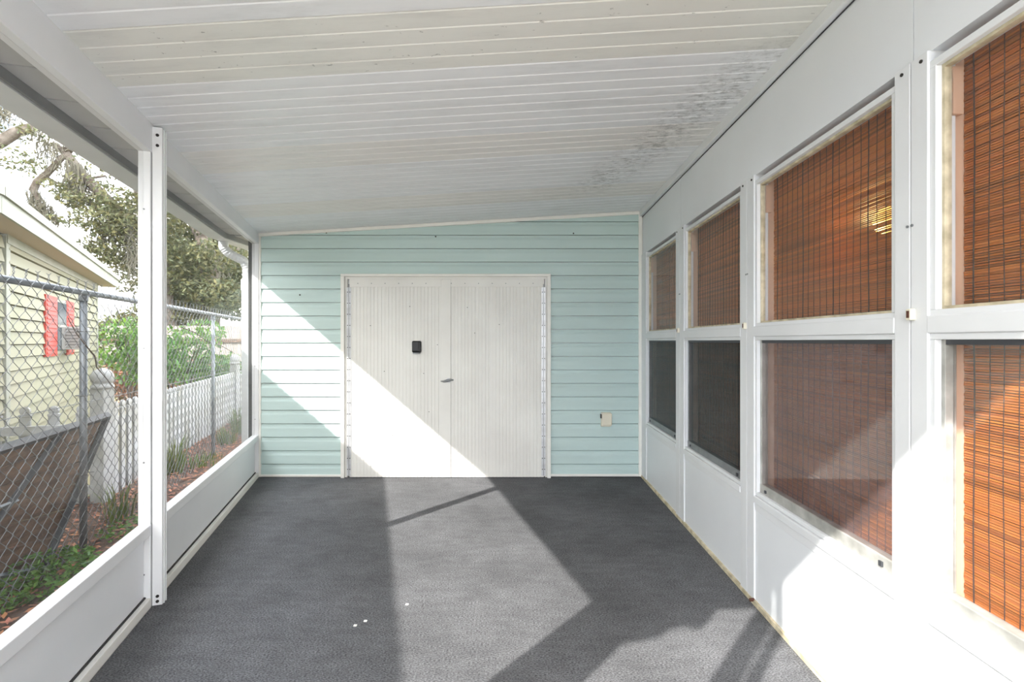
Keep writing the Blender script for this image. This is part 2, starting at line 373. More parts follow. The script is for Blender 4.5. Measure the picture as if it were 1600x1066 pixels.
# ---- back wall: teal lap siding, one object per course piece, cut at the ceiling and round the doors
DX0, DX1, DZ1 = -1.606, .364, 1.915
wb = B(WB, -2.46, 1.30, -.16, -.012, GZ, 2.56).build('wall_back', 'white_panel'); tag(wb, kind='structure')
H = .12715; Z0 = .125-H
LP = [(0, .000), (0, .017), (.003, .018), (.078, .0155), (.088, .013), (.097, .0095), (.106, .008), (H-.0055, .0075), (H-.0055, -.010), (0, -.010)]
for k in range(20):
    z0 = Z0+k*H
    if z0 > 2.52: break
    spans = [(-2.385, XR)]
    if z0+H*.6 < DZ1: spans = [(-2.385, DX0+.004), (DX1-.004, XR)]
    for x0, x1 in spans:
        q = MB(); q.prism([WB(x0, p_, max(.012, z0+h)) for h, p_ in LP], [WB(x1, p_, max(.012, z0+h)) for h, p_ in LP])
        me = q.mesh('siding_plank')
        if z0+H > zc(x0)-.02:
            b2 = bmesh.new(); b2.from_mesh(me); nrm = Vector((-.058, 0, 1)).normalized()
            r = bmesh.ops.bisect_plane(b2, geom=b2.verts[:]+b2.edges[:]+b2.faces[:], plane_co=(CX, 0, 2.30-.006), plane_no=nrm, clear_outer=True)
            bmesh.ops.holes_fill(b2, edges=b2.edges[:]); b2.to_mesh(me); b2.free()
            if not me.polygons: continue
        me.materials.append(M['siding']); link('siding_plank', me, wb)
for x, z in ((-2.0, 1.72), (-1.75, 2.306), (-.72, 2.27), (.58, 2.30)): screw(wb, WB, x, .017, z, (0, 1), .007)
tr = MB(); tr.prism([WB(-2.39, 0, zc(-2.39)-.030), WB(-2.39, .03, zc(-2.39)-.030), WB(-2.39, .03, zc(-2.39)), WB(-2.39, 0, zc(-2.39))],
                    [WB(XR, 0, zc(XR)-.030), WB(XR, .03, zc(XR)-.030), WB(XR, .03, zc(XR)), WB(XR, 0, zc(XR))])
tag(tr.build('trim_2', 'white_trim', bevel=.003), kind='structure')
tag(B(WB, XR-.034, XR, -.005, .028, .008, 2.49).build('trim_3', 'white_trim', bevel=.003), kind='structure')
tag(B(WB, -2.385, -2.368, -.005, .024, .01, 2.285).build('trim_4', 'white_trim'), kind='structure')
bb = B(WB, -2.385, DX0, -.005, .026, .004, .026).build('baseboard_back', 'white_trim', bevel=.003); tag(bb, kind='structure')
B(WB, DX1, XR-.034, -.005, .026, .008, .030).build('baseboard_piece', 'white_trim', bb, bevel=.003)
# door frame
df = root('trim_5', kind='structure')
B(WB, DX0, DX1, -.005, .052, DZ1-.024, DZ1).build('head_casing', 'white_trim', df, bevel=.003)
B(WB, DX0, DX0+.034, -.005, .052, 0, DZ1-.024).build('side_casing', 'white_trim', df, bevel=.003)
B(WB, DX1-.034, DX1, -.005, .052, 0, DZ1-.024).build('side_casing', 'white_trim', df, bevel=.003)
B(WB, DX0+.034, DX1-.034, -.005, .022, 1.868, DZ1-.024).build('inner_head', 'door_panel', df)
B(WB, DX0+.034, -1.553, -.005, .020, 0, 1.868).build('inner_jamb', 'door_panel', df)
B(WB, .312, DX1-.034, -.005, .020, 0, 1.868).build('inner_jamb', 'door_panel', df)
def leaf(name, x0, x1, cuts, hinge_x, other):
    d = root(name, tuple(WB((x0+x1)/2, .03, 0)), kind='structure')
    B(WB, x0, x1, .004, .026, .006, 1.866).build('leaf_core', 'door_panel', d)
    xs = [x0]+cuts+[x1]
    for a, b in zip(xs[:-1], xs[1:]):
        a += .0015; b -= .0015
        k = max(1, round((b-a)/.0327)); w = (b-a)/k; pr = [(a, .024), (a, .033)]
        for j in range(1, k):
            x = a+w*j
            if j % 2: pr += [(x-.007, .034), (x-.003, .0315), (x+.003, .0315), (x+.007, .034)]
            else: pr += [(x-.0025, .0335), (x-.001, .029), (x+.001, .029), (x+.0025, .0335)]
        pr += [(b, .033), (b, .024)]
        q = MB(); q.prism([WB(x, p_, .006) for x, p_ in pr], [WB(x, p_, 1.80) for x, p_ in pr]); q.build('door_panel', 'door_panel', d)
    tr_ = B(WB, x0, x1, .024, .037, 1.794, 1.866).build('top_rail', 'door_panel', d, bevel=.002)
    x = x0+.08
    while x < x1-.03: screw(tr_, WB, x, .036, 1.826, (0, 1), .0045, 'dull_metal'); x += .128
    for a, b, m_ in ((hinge_x-.019, hinge_x-.0025, 'bare_metal'), (hinge_x+.0025, hinge_x+.019, 'bare_metal')):
        h = B(WB, a, b, .024, .0385, .02, 1.79).build('hinge_strip', m_, d)
        z = .08
        while z < 1.78: screw(h, WB, (a+b)/2, .0375, z, (0, 1), .0045); z += .104
    MB().tube([WB(hinge_x, .036, .02), WB(hinge_x, .036, 1.82)], .004, 8).build('hinge_pin', 'dull_metal', d)
    for x, z in other: screw(d, WB, x, .032, z, (0, 1), .004)
    return d
d1 = leaf('door_1', -1.528, -.652, [-1.225], -1.532, [(-1.33, 1.43), (-.96, 1.61), (-1.20, 1.0), (-.83, .98), (-.70, 1.25), (-.78, .62), (-1.12, .4)])
d2 = leaf('door_2', -.650, .300, [-.572, -.18], .296, [(-.42, 1.60), (-.12, 1.44), (-.61, 1.25), (-.35, 1.36), (-.61, .6)])
B(WB, -.664, -.574, .033, .0405, .006, 1.862).build('astragal', 'door_panel', d2, bevel=.002)
hd = MB(); hd.tube([WB(-.595, .04, .915), WB(-.595, .066, .915)], .011, 10); hb = hd.build('handle', 'dull_metal', d2, smooth=True)
MB().tube([WB(-.665, .072, .910), WB(-.635, .072, .908), WB(-.605, .072, .914), WB(-.575, .072, .922), WB(-.545, .070, .921)], [.004, .010, .014, .011, .006], 10).build('lever', 'dull_metal', hb, smooth=True)
MB().tube([WB(-.595, .040, .915), WB(-.595, .044, .915)], .022, 14).build('rosette', 'bare_metal', hb)
# things on the back wall
kb = root('key_box', tuple(WB(-.893, .034, 1.165)), 'small black key lock box on the white ribbed door', 'lock box')
B(WB, -.938, -.850, .034, .058, 1.176, 1.286).build('body', 'black_plastic', kb, bevel=.012)
B(WB, -.932, -.872, .056, .066, 1.190, 1.280).build('cover', 'black_plastic', kb, bevel=.006)
B(WB, -.930, -.858, .036, .060, 1.166, 1.177).build('bottom_lip', 'dull_metal', kb, bevel=.004)
B(WB, -.920, -.884, .0655, .0675, 1.206, 1.210).build('cover_seam', 'dark_screw', kb)
oc = root('outlet_cover', tuple(WB(.885, .018, .49)), 'beige weatherproof outlet cover on the teal siding beside the doors', 'outlet')
B(WB, .838, .930, .012, .040, .480, .612).build('box', 'beige_plastic', oc, bevel=.006)
B(WB, .845, .936, .038, .062, .492, .608).build('lid', 'beige_plastic', oc, bevel=.008)
B(WB, .832, .840, .018, .050, .560, .598).build('hinge', 'dark_screw', oc)

# ---- right wall: header panels, posts, kick panels, windows with blinds
wr = root('wall_right', kind='structure')
BAY = [(3.52, 4.36), (2.483, 3.346), (1.459, 2.340), (.455, 1.340), (-.56, .315)]
ZT, ZB, ZM0, ZM1 = 2.065, .535, 1.307, 1.356
posts = [(4.36, 4.545), (3.346, 3.52), (2.340, 2.483), (1.340, 1.459), (.315, .455), (-1.6, -.56)]
for i, (a, b) in enumerate(posts):
    mid = (a+b)/2
    if i == 0: cells = [(a, b)]
    elif i == 5: cells = [(a, b)]
    else: cells = [(a, mid-.002), (mid+.002, b)]
    for c, d in cells:
        po = B(WR, c, d, -.010, .06, .0, ZT+.032).build('post', 'white_metal', wr, bevel=.002)
        if 0 < i < 5:
            cx_ = c+.02 if c == a else d-.03
            screw(po, WR, cx_, -.0095, ZT+.012, (0, -1), .005)
            screw(po, WR, mid+(.008 if c > mid else -.008), -.0095, 1.62, (0, -1), .004, 'dull_metal')
    if 1 <= i <= 3:
        la = B(WR, mid+.0 if i != 3 else mid-.02, mid+.018 if i != 3 else mid-.002, -.026, -.009, 1.345, 1.378).build('latch', 'beige_plastic', wr, bevel=.003)
        B(WR, mid+.004 if i != 3 else mid-.016, mid+.012 if i != 3 else mid-.008, -.028, -.025, 1.352, 1.372).build('latch_slot', 'rust', la)
seams = [-1.6, .385, 1.40, 3.43, 4.545]
for a, b in zip(seams[:-1], seams[1:]):
    q = MB(); a2, b2 = a+.0015, b-.0015
    q.prism([WR(a2, 0, ZT+.03), WR(a2, .05, ZT+.03), WR(a2, .05, 2.56), WR(a2, 0, 2.56)], [WR(b2, 0, ZT+.03), WR(b2, .05, ZT+.03), WR(b2, .05, 2.56), WR(b2, 0, 2.56)])
    q.build('header_panel', 'white_panel', wr)
for i, (a, b) in enumerate(BAY):
    B(WR, a-.004, b+.004, -.002, .05, 0, .462).build('kick_panel', 'white_panel', wr)
    B(WR, a, b, -.014, .055, .500, ZB-.002).build('sill_cap', 'white_metal', wr, bevel=.003)
    B(WR, a, b, -.006, .05, .462, .500).build('sill_apron', 'white_metal', wr, bevel=.002)
tq = MB(); tz = zc(1.19)
tq.prism([WR(-.1, -.030, 2.455-.002), WR(-.1, 0, 2.455), WR(-.1, 0, 2.53), WR(-.1, -.030, 2.53)], [WR(4.545, -.030, 2.458), WR(4.545, 0, 2.458), WR(4.545, 0, 2.53), WR(4.545, -.030, 2.53)])
tag(tq.build('trim_6', 'white_metal', bevel=.003), kind='structure')
tag(B(WR, -.1, 4.545, -.006, -.0015, 2.4515, 2.4535).build('trim_7', 'dark_gap'), kind='structure')
br = B(WR, -1.0, 4.545, -.014, -.0005, 0, .024).build('baseboard_right', 'cream_putty', bevel=.002); tag(br, kind='structure')
MB().tube([WR(2.34, -.03, .022), WR(2.34, -.008, .024)], .008, 8).build('bolt', 'rust', br)

def ring(F, a, b, z0, z1, w, d0, d1, name, m_, parent, bev=.002):
    for k in ((a, b, z0, z0+w), (a, b, z1-w, z1), (a, a+w, z0+w, z1-w), (b-w, b, z0+w, z1-w)):
        B(F, k[0], k[1], d0, d1, k[2], k[3]).build(name, m_, parent, bevel=bev)
for i, (a, b) in enumerate(BAY[:4]):
    w = root('window_%d' % (i+1), tuple(WR((a+b)/2, .02, ZB)), kind='structure')
    ring(WR, a, b, ZM1-.004, ZT, .020, -.004, .05, 'frame', 'white_metal', w)
    ring(WR, a+.020, b-.020, ZM1+.016, ZT-.020, .009, .012, .032, 'putty_bead', 'cream_putty', w, .001)
    B(WR, a, b, -.012, .06, ZM0, ZM1).build('mid_rail', 'white_metal', w, bevel=.003)
    B(WR, a+.026, b-.026, .020, .024, ZM1+.022, ZT-.026).build('upper_pane', 'clear_glass', w)
    ring(WR, a, b, ZB, ZM0, .018, -.004, .05, 'frame', 'white_metal', w)
    sash = B(WR, a+.018, b-.018, .010, .046, ZB+.018, ZB+.062).build('sash_bottom', 'dull_metal' if i < 2 else 'sash_grey', w, bevel=.003)
    if i < 3: B(WR, a+.07, a+.086, .003, .010, ZB+.028, ZB+.046).build('sash_latch', 'frame_dark', sash, bevel=.002)
    if i < 3: B(WR, b-.082, b-.070, .003, .010, ZB+.030, ZB+.044).build('sash_latch', 'frame_dark', sash, bevel=.002)
    for c in ((a+.018, a+.030), (b-.030, b-.018)): B(WR, c[0], c[1], .012, .044, ZB+.062, ZM0-.018).build('sash_stile', 'dull_metal' if i < 2 else 'sash_grey', w, bevel=.002)
    B(WR, a+.018, b-.018, .014, .044, ZM0-.032, ZM0-.018).build('sash_top', 'frame_dark', w)
    B(WR, a+.030, b-.030, .034, .038, ZB+.062, ZM0-.032).build('lower_pane', 'clear_glass', w)
    if i < 3: B(WR, a+.026, b-.026, .0155, .0165, ZB+.055, ZM0-.030).build('screen', ('insect_screen_dark', 'insect_screen_dark', 'dusty_screen')[i], w)
    for c in ((a-.012, a+.004), (b-.004, b+.012)): B(WR, c[0], c[1], .05, .115, ZB-.03, ZT+.03).build('inner_jamb', 'peach_jamb', w)
    B(WR, b-.030, b-.016, .034, .062, ZT-.16, ZT-.03).build('jamb_block', 'peach_jamb', w)
    B(WR, a-.012, b+.012, .05, .115, ZB-.045, ZB-.03).build('inner_sill', 'peach_jamb', w)
    # bamboo roll blind behind the glass
    name = ['narrow bamboo roll blind in the window next to the teal siding wall', 'bamboo roll blind in the window with a wavy dark lower screen',
            'bamboo roll blind behind the window with dusty lower screen and warm lamp glint', 'bamboo roll blind behind the window whose lower pane has no screen'][i]
    bl = root('bamboo_blind', tuple(WR((a+b)/2, .085, ZB-.02)), name, 'blind', 'bamboo blinds behind the porch windows')
    rnd = random.Random(40+i); sm = MB(); z = ZB-.015
    while z < ZT+.02:
        h = .0062*(rnd.random()*.34+.66); t = rnd.choice((.66, .8, .9, .96, 1.0, 1.05, 1.15))*(.94+.12*rnd.random()); dw = rnd.random()*.003
        tone = (t, t*(.92+.12*rnd.random()), t*(.8+.3*rnd.random()))
        nseg = 3
        cuts = [a+.008, a+.008+(b-a-.016)*(.2+.25*rnd.random()), a+.008+(b-a-.016)*(.6+.2*rnd.random()), b-.008]
        for c in range(nseg):
            tv = .93+.14*rnd.random(); tt = tuple(x*tv for x in tone); sm.box(WR, cuts[c], cuts[c+1], .082+dw, .086+dw, z, z+h, tt)
        z += .0069
    so_ = sm.build('slats', 'bamboo', bl, kind='stuff')
    st = MB(); x = a+.03; j = 0
    while x < b-.02:
        wob = [WR(x+.002*math.sin(zz*9+j), .0805, zz) for zz in [ZB-.015+q*(ZT-ZB+.03)/12 for q in range(13)]]
        st.tube(wob, .0014 if j % 5 else .0022, 4); x += .0375+.006*rnd.random(); j += 1
    st.build('warp_strings', 'string', bl, kind='stuff')
    B(WR, a+.006, b-.006, .078, .092, ZB-.03, ZB-.014).build('bottom_bar', 'wood_brown', bl)
    B(WR, a+.006, b-.006, .078, .10, ZT+.012, ZT+.045).build('head_rail', 'wood_brown', bl)

# room behind the blinds, so nothing of the sky shows through the slats
B(WR, -1.6, 4.7, 2.6, 2.65, GZ, 2.65).build('wall_room_far', 'inner_wall')['kind'] = 'structure'
B(WR, -1.65, -1.6, .0, 2.65, GZ, 2.65).build('wall_room_end', 'inner_wall')['kind'] = 'structure'
B(WR, 4.7, 4.75, .0, 2.65, GZ, 2.65).build('wall_room_side', 'inner_wall')['kind'] = 'structure'
B(WR, -1.65, 4.75, .05, 2.65, 2.56, 2.66).build('ceiling_room', 'inner_wall')['kind'] = 'structure'
B(WR, -1.65, 4.75, .05, 2.65, GZ, -.02).build('floor_room', 'inner_wall')['kind'] = 'structure'
lp = Vector((1.435, 1.84, 1.746))
la = root('hanging_lamp', (lp.x, lp.y, lp.z-.06), 'warm glowing hanging lamp behind the bamboo blind with the yellow glint', 'lamp')
MB().lathe([(.012, -.05), (.034, -.035), (.045, 0), (.036, .03), (.014, .05)], lp, 14).build('bulb', 'lamp_glow', la, smooth=True)
MB().lathe([(.02, .05), (.022, .10), (.006, .11), (.004, .77)], lp, 10).build('stem', 'lamp_brass', la)
pl = bpy.data.lights.new('lamp_light', 'POINT'); pl.energy = 1.1; pl.color = (1, .72, .3); pl.shadow_soft_size = .02
po = bpy.data.objects.new('lamp_light', pl); COL.objects.link(po); po.location = (lp.x-.06, lp.y, lp.z-.06)

# ================================================================ OUTSIDE
# ---- neighbour's house
W_ = Vector((-.545, .839)); WN = Vector((.839, .545))
HA = Vector((-6.93, 8.0)); HBp = HA-W_*4.505
def WH(t, n, z): q = HA-W_*t+WN*n; return Vector((q.x, q.y, z))               # t towards the viewer from the far corner
hs = root('neighbor_house', tuple(WH(2, -1, GZ)), 'pale yellow lap-sided house with red shutters beyond the chain link fence', 'house')
HZ = 2.22; LEN = 4.505
rows = 20; hh = (HZ-GZ)/rows
for k in range(rows):
    z0 = GZ+k*hh; q = MB(); pf = [(0, -.02), (0, .030), (hh*.93, .008), (hh*.93, -.02)]
    q.prism([WH(.06, n_, z0+h) for h, n_ in pf], [WH(LEN-.06, n_, z0+h) for h, n_ in pf]); q.build('siding_plank', 'house_yellow', hs)
B(WH, -.02, .09, -.08, .025, GZ, HZ).build('corner_board', 'house_trim', hs)
B(WH, LEN-.09, LEN+.02, -.08, .025, GZ, HZ).build('corner_board', 'house_trim', hs)
# side wall running on towards the viewer, parallel to the porch
P0 = HBp; P1 = P0-U*7.2; Pn = -N
def W2(t, n, z): q = P0-U*t+Pn*n; return Vector((q.x, q.y, z))
for k in range(rows):
    z0 = GZ+k*hh; q = MB(); pf = [(0, -.02), (0, .030), (hh*.93, .008), (hh*.93, -.02)]
    q.prism([W2(.03, n_, z0+h) for h, n_ in pf], [W2(7.2, n_, z0+h) for h, n_ in pf]); q.build('siding_plank', 'house_yellow', hs)
OV1, OV2 = .22, .50
def isect(p, d, q, e):
    cr_ = d.x*e.y-d.y*e.x; t = ((q.x-p.x)*e.y-(q.y-p.y)*e.x)/cr_; return p+d*t
E1 = HA+WN*OV1+W_*.45; EC = isect(HA+WN*OV1, W_, P0+Pn*OV2, U); E2 = P1+Pn*OV2
def pt(v, z): return (v.x, v.y, z)
inw1 = HA-WN*3.2+W_*.45; inwC = EC-WN*2.2+N*2.6; inw2 = P1-Pn*3.0
rf = MB()
rf.prism([pt(E1, HZ+.14), pt(EC, HZ+.14), pt(inwC, HZ+1.15), pt(inw1, HZ+1.15)], [pt(E1, HZ+.19), pt(EC, HZ+.19), pt(inwC, HZ+1.2), pt(inw1, HZ+1.2)])
rf.prism([pt(EC, HZ+.14), pt(E2, HZ+.14), pt(inw2, HZ+1.15), pt(inwC, HZ+1.15)], [pt(EC, HZ+.19), pt(E2, HZ+.19), pt(inw2, HZ+1.2), pt(inwC, HZ+1.2)])
rf.build('roof', 'shingle', hs)
for p_, q_ in ((E1, EC), (EC, E2)):
    d = (q_-p_).normalized(); nn = Vector((-d.y, d.x))*.02; f_ = MB()
    f_.prism([pt(p_, HZ), pt(p_+nn, HZ), pt(p_+nn, HZ+.17), pt(p_, HZ+.17)], [pt(q_, HZ), pt(q_+nn, HZ), pt(q_+nn, HZ+.17), pt(q_, HZ+.17)]); f_.build('fascia', 'house_trim', hs)
    f_ = MB(); f_.prism([pt(p_, HZ+.13), pt(p_+nn*2, HZ+.13), pt(p_+nn*2, HZ+.20), pt(p_, HZ+.20)], [pt(q_, HZ+.13), pt(q_+nn*2, HZ+.13), pt(q_+nn*2, HZ+.20), pt(q_, HZ+.20)]); f_.build('drip_edge', 'house_trim', hs)
sf = MB(); sf.prism([pt(E1, HZ+.01), pt(EC, HZ+.01), pt(HBp, HZ+.01), pt(HA+W_*.45, HZ+.01)], [pt(E1, HZ+.03), pt(EC, HZ+.03), pt(HBp, HZ+.03), pt(HA+W_*.45, HZ+.03)])
sf.prism([pt(EC, HZ+.01), pt(E2, HZ+.01), pt(P1, HZ+.01), pt(HBp, HZ+.01)], [pt(EC, HZ+.03), pt(E2, HZ+.03), pt(P1, HZ+.03), pt(HBp, HZ+.03)])
sf.build('soffit', 'house_soffit', hs)
B(WH, -.0, LEN, .0, .03, HZ-.07, HZ+.01).build('frieze_board', 'house_trim', hs)
# back of the house, closing it
B(WH, 0, LEN, -3.0, -2.9, GZ, HZ+.9).build('rear_wall', 'house_yellow', hs); B(WH, 0, .1, -3.0, .0, GZ, HZ+.1).build('end_wall', 'house_yellow', hs)
# window with shutters
wn = B(WH, 2.28, 2.80, -.01, .03, 1.13, 1.79).build('window', 'house_trim', hs)
B(WH, 2.32, 2.76, .028, .036, 1.17, 1.75).build('pane', 'window_dark', wn); B(WH, 2.30, 2.78, .03, .042, 1.45, 1.48).build('sash_bar', 'house_trim', wn)
for t0, t1 in ((1.87, 2.30), (2.78, 3.28)):
    sh = B(WH, t0, t1, .015, .035, 1.11, 1.80).build('shutter', 'red_shutter', hs)
    for k in range(13):
        z = 1.14+k*.049; q = MB(); q.prism([WH(t0+.04, .035, z), WH(t0+.04, .044, z), WH(t0+.04, .035, z+.035)], [WH(t1-.04, .035, z), WH(t1-.04, .044, z), WH(t1-.04, .035, z+.035)]); q.build('louver', 'red_shutter', sh)
ac = root('window_air_conditioner', tuple(WH(2.35, .13, 1.18)), 'white window air conditioner box below the red-shuttered house window', 'air conditioner')
B(WH, 2.14, 2.60, .036, .23, 1.18, 1.46).build('case', 'ac_white', ac, bevel=.008)
B(WH, 2.60, 2.606, .075, .215, 1.205, 1.44).build('side_grille', 'ac_grille', ac)
for k in range(6): B(WH, 2.606, 2.611, .075, .215, 1.215+k*.038, 1.225+k*.038).build('grille_slat', 'ac_white', ac)
B(WH, 2.18, 2.56, .228, .236, 1.21, 1.43).build('front_grille', 'ac_grille', ac)

# ---- chain link fence
FO = .88; FZ = 1.625
cf = root('chain_link_fence', tuple(WL(1, FO, GZ)), 'tall galvanized chain link fence with top rail running beside the porch', 'fence')
def FS(Z): return (CY-FO*.2812-Z)/.9597
for Z in (.3, 3.39, 6.16, 9.2):
    s = FS(Z); r_ = .0225 if Z < 5 else .021
    MB().tube([WL(s, FO+.045, GZ), WL(s, FO+.045, FZ-.02)], r_, 12).build('line_post', 'galvanized', cf, smooth=True)
    for zz in (.35, .9, 1.35): MB().tube([WL(s+.04, FO+.0, zz), WL(s+.03, FO+.078, zz+.004), WL(s-.03, FO+.078, zz+.004), WL(s-.04, FO, zz)], .003, 5).build('tie_wire', 'wire', cf)
    MB().tube([WL(s, FO+.045, FZ-.06), WL(s, FO+.045, FZ-.015), WL(s, FO+.045, FZ+.02)], [r_+.005, r_+.005, .02], 12).build('rail_cap', 'galvanized', cf)
SA, SB = FS(10.4), FS(-.4)
MB().tube([WL(SA, FO+.03, FZ), WL(SB, FO+.03, FZ)], .021, 12).build('top_rail', 'galvanized', cf, smooth=True)
for Z in (2.52, 4.05, 6.9): s = FS(Z); MB().tube([WL(s-.012, FO+.03, FZ), WL(s+.012, FO+.03, FZ)], .0245, 12).build('rail_sleeve', 'galvanized', cf)
MB().tube([WL(SA, FO+.006, .86), WL(SB, FO+.006, .86)], .003, 5).build('tension_wire', 'wire', cf)
wm = MB(); PW = .050; PH = .096; k = 0; s = SA
zt0 = GZ+.02; nz_ = int((FZ+.06-zt0)/PH*2)
while s < SB:
    far = FS(6.0) > s
    pts = []
    for j in range(nz_+1):
        side = (j+k) % 2; pts.append(WL(s+(PW/2 if side else -PW/2)*1.03, FO+(.0028 if side else -.0028), zt0+j*PH/2))
    wm.tube(pts, .0024 if not far else .0024, 4, cap=False)
    # twisted barb above the last knuckle
    top = pts[-1]
    if (nz_+k) % 2 == 0:  # every other wire ends in a twist
        wm.tube([top, top+Vector((.003, .003, .016)), top+Vector((-.003, -.003, .032)), top+Vector((.007, .009, .046))], .0024, 4)
        wm.tube([top, top+Vector((-.003, -.003, .016)), top+Vector((.003, .003, .032)), top+Vector((-.005, -.010, .044))], .0024, 4)
    s += PW; k += 1
wm.build('wire_mesh', 'wire', cf, kind='stuff')
vine = MB().tube([px(106, 497, 3.32), px(120, 522, 3.32), px(134, 540, 3.33), px(148, 556, 3.36), px(151, 574, 3.38), px(163, 588, 3.42), px(183, 612, 3.5)], [.003, .0045, .0045, .004, .004, .003, .002], 6).build('vine_stem', 'twig', origin=tuple(px(150, 560, 3.35)))
tag(vine, 'thin dark bare vine stem hanging across the chain link fence', 'vine')
vine2 = MB().tube([px(284, 512, 5.6), px(305, 520, 5.8), px(326, 535, 6.1), px(345, 540, 6.4), px(366, 552, 6.8)], [.006, .006, .005, .005, .003], 6).build('vine_stem', 'twig', origin=tuple(px(320, 530, 6)))
tag(vine2, 'drooping brown twig caught on the fence by the thin far fence post', 'vine')

# ---- white picket fence
PZ = .70
pf_o = root('picket_fence', (-3.755, 4.40, GZ), 'low white vinyl picket fence with rounded picket tops behind the chain link', 'fence')
PK = Vector((-3.755, 4.40)); dirR = Vector((-.2996, .954)); dirL = Vector((-.956, -.294))
def ringpk(w, d, z): return [(-w, -d, z), (w, -d, z), (w, d, z), (-w, d, z)]
pkm = MB(); lv = [(.038, .011, 0), (.038, .011, .80), (.042, .015, .805), (.042, .015, .822), (.030, .011, .828), (.037, .014, .850), (.034, .013, .872), (.020, .009, .888), (.006, .004, .893)]
for a_, b_ in zip(lv[:-1], lv[1:]): pkm.prism(ringpk(*a_), ringpk(*b_))
pme = pkm.mesh('picket'); pme.materials.append(M['vinyl_white'])
def add_pickets(p0, d, length, step):
    t = step*.75
    while t < length:
        q = p0+d*t; o = link('picket', pme, pf_o, (q.x-pf_o.location.x, q.y-pf_o.location.y, .0)); o.rotation_euler.z = math.atan2(d.y, d.x); t += step
def rails(p0, d, length):
    nn = Vector((-d.y, d.x))
    for z in (-.10, .46):
        r = MB(); a = p0+nn*.014; b = a+d*length; w = nn*.04
        r.prism([pt(a, z), pt(a+w, z), pt(a+w, z+.075), pt(a, z+.075)], [pt(b, z), pt(b+w, z), pt(b+w, z+.075), pt(b, z+.075)]); r.build('rail', 'vinyl_white', pf_o)
def fpost(q):
    r = B(IDF, q.x-.062, q.x+.062, q.y-.062, q.y+.062, GZ, .86).build('fence_post', 'vinyl_white', pf_o, bevel=.004)
    MB().lathe([(.070, 0), (.086, .008), (.088, .018), (.088, .034), (.078, .042), (.074, .056), (.082, .066), (.087, .085), (.087, .112), (.080, .140), (.064, .164), (.042, .181), (.018, .190), (.003, .192)], (q.x, q.y, .845), 16).build('post_cap', 'vinyl_white', r, smooth=True)
add_pickets(PK, dirR, 8.0, .14); rails(PK, dirR, 8.0); add_pickets(PK, dirL, .86, .205); rails(PK, dirL, .86)
for t in (0, 4.84, 7.6): fpost(PK+dirR*t)

# ---- framed board leaning between the two fences
lb = root('leaning_board', (-3.05, 3.0, GZ), 'brown wooden board with a dark metal frame leaning behind the chain link fence', 'board')
TR, BR, TL, BL = Vector((-3.24, 3.83, .69)), Vector((-3.02, 3.09, -.17)), Vector((-2.80, 2.36, .665)), Vector((-2.79, 2.20, .12))
nb = (TR-TL).cross(BL-TL).normalized(); nb = nb if nb.x < 0 else -nb
def quad_solid(c4, off, th): return MB().prism([v+nb*off for v in c4], [v+nb*(off+th) for v in c4])
npl = 6
for k in range(npl):
    a, b = k/npl+.004, (k+1)/npl-.004
    quad_solid([TL.lerp(BL, a), TR.lerp(BR, a), TR.lerp(BR, b), TL.lerp(BL, b)], 0, .02).build('plank', 'wood_brown', lb)
def bar(a, b, r, m='frame_dark'): MB().tube([a-nb*.012, b-nb*.012], r, 4).build('frame_bar', m, lb)
bar(TL, TR, .03); bar(TR, BR, .028); bar(BL, BR, .014, 'galvanized'); bar(TL.lerp(TR, .62), BL.lerp(BR, .25), .022); bar(TL.lerp(BL, .55), TR.lerp(BR, .45).lerp(TL.lerp(BL, .55), .52), .010, 'galvanized')

# ---- plants
def leaves(mb, c, rad, n, size, rnd, lo=.40, hi=1.30, warm=.15, flat=0):
    for _ in range(n):
        while True:
            d = Vector((rnd.uniform(-1, 1), rnd.uniform(-1, 1), rnd.uniform(-1, 1)))
            if d.length < 1: break
        p = Vector(c)+Vector((d.x*rad[0], d.y*rad[1], d.z*rad[2])); a = Vector((rnd.gauss(0, 1), rnd.gauss(0, 1), rnd.gauss(0, 1)*(1-flat))).normalized()
        b = a.cross(Vector((rnd.gauss(0, 1), rnd.gauss(0, 1), rnd.gauss(0, 1)))).normalized(); s = size*rnd.uniform(.6, 1.3)
        t = rnd.uniform(lo, hi); w = rnd.uniform(-warm, warm)
        mb.poly([p-a*s, p-b*s*.42, p+a*s, p+b*s*.42], (t*(1+w), t, t*(1-w)))
def tree(name, label, trunk, limbs, clumps, seed, size=.10, group='trees beyond the fences', moss=(), mt='leaf_oak', cat='tree'):
    rnd = random.Random(seed); b = trunk[0][0]; t = root(name, (b[0], b[1], GZ), label, cat, group)
    MB().tube([p for p, r in trunk], [r for p, r in trunk], 10).build('trunk', 'bark', t, smooth=True)
    for l in limbs: MB().tube([p for p, r in l], [r for p, r in l], 8).build('limb', 'bark', t, smooth=True)
    if clumps:
        mb = MB()
        for c, rad, n in clumps: leaves(mb, c, rad, n, size, rnd)
        mb.build('foliage', mt, t, kind='stuff')
    if moss:
        mm = MB()
        for (p, q, n, ln) in moss:
            for k in range(n):
                a = Vector(p).lerp(Vector(q), rnd.random())+Vector((rnd.gauss(0, .10), rnd.gauss(0, .10), rnd.gauss(0, .04))); L_ = ln*rnd.uniform(.35, 1.15); w = rnd.uniform(.004, .011)
                pts = [a+Vector((rnd.gauss(0, .03)*j, rnd.gauss(0, .03)*j, -L_*j/4)) for j in range(5)]; mm.tube(pts, [w, w*1.6, w*1.5, w, w*.4], 3, cap=False)
        mm.build('moss', 'moss', t, kind='stuff')
    return t
D = 12.0
Q = lambda x, y, d=D: px(x, y, d)
base = Vector((Q(262, 400, 13).x, 13, GZ))
cl = []; rr = random.Random(3)
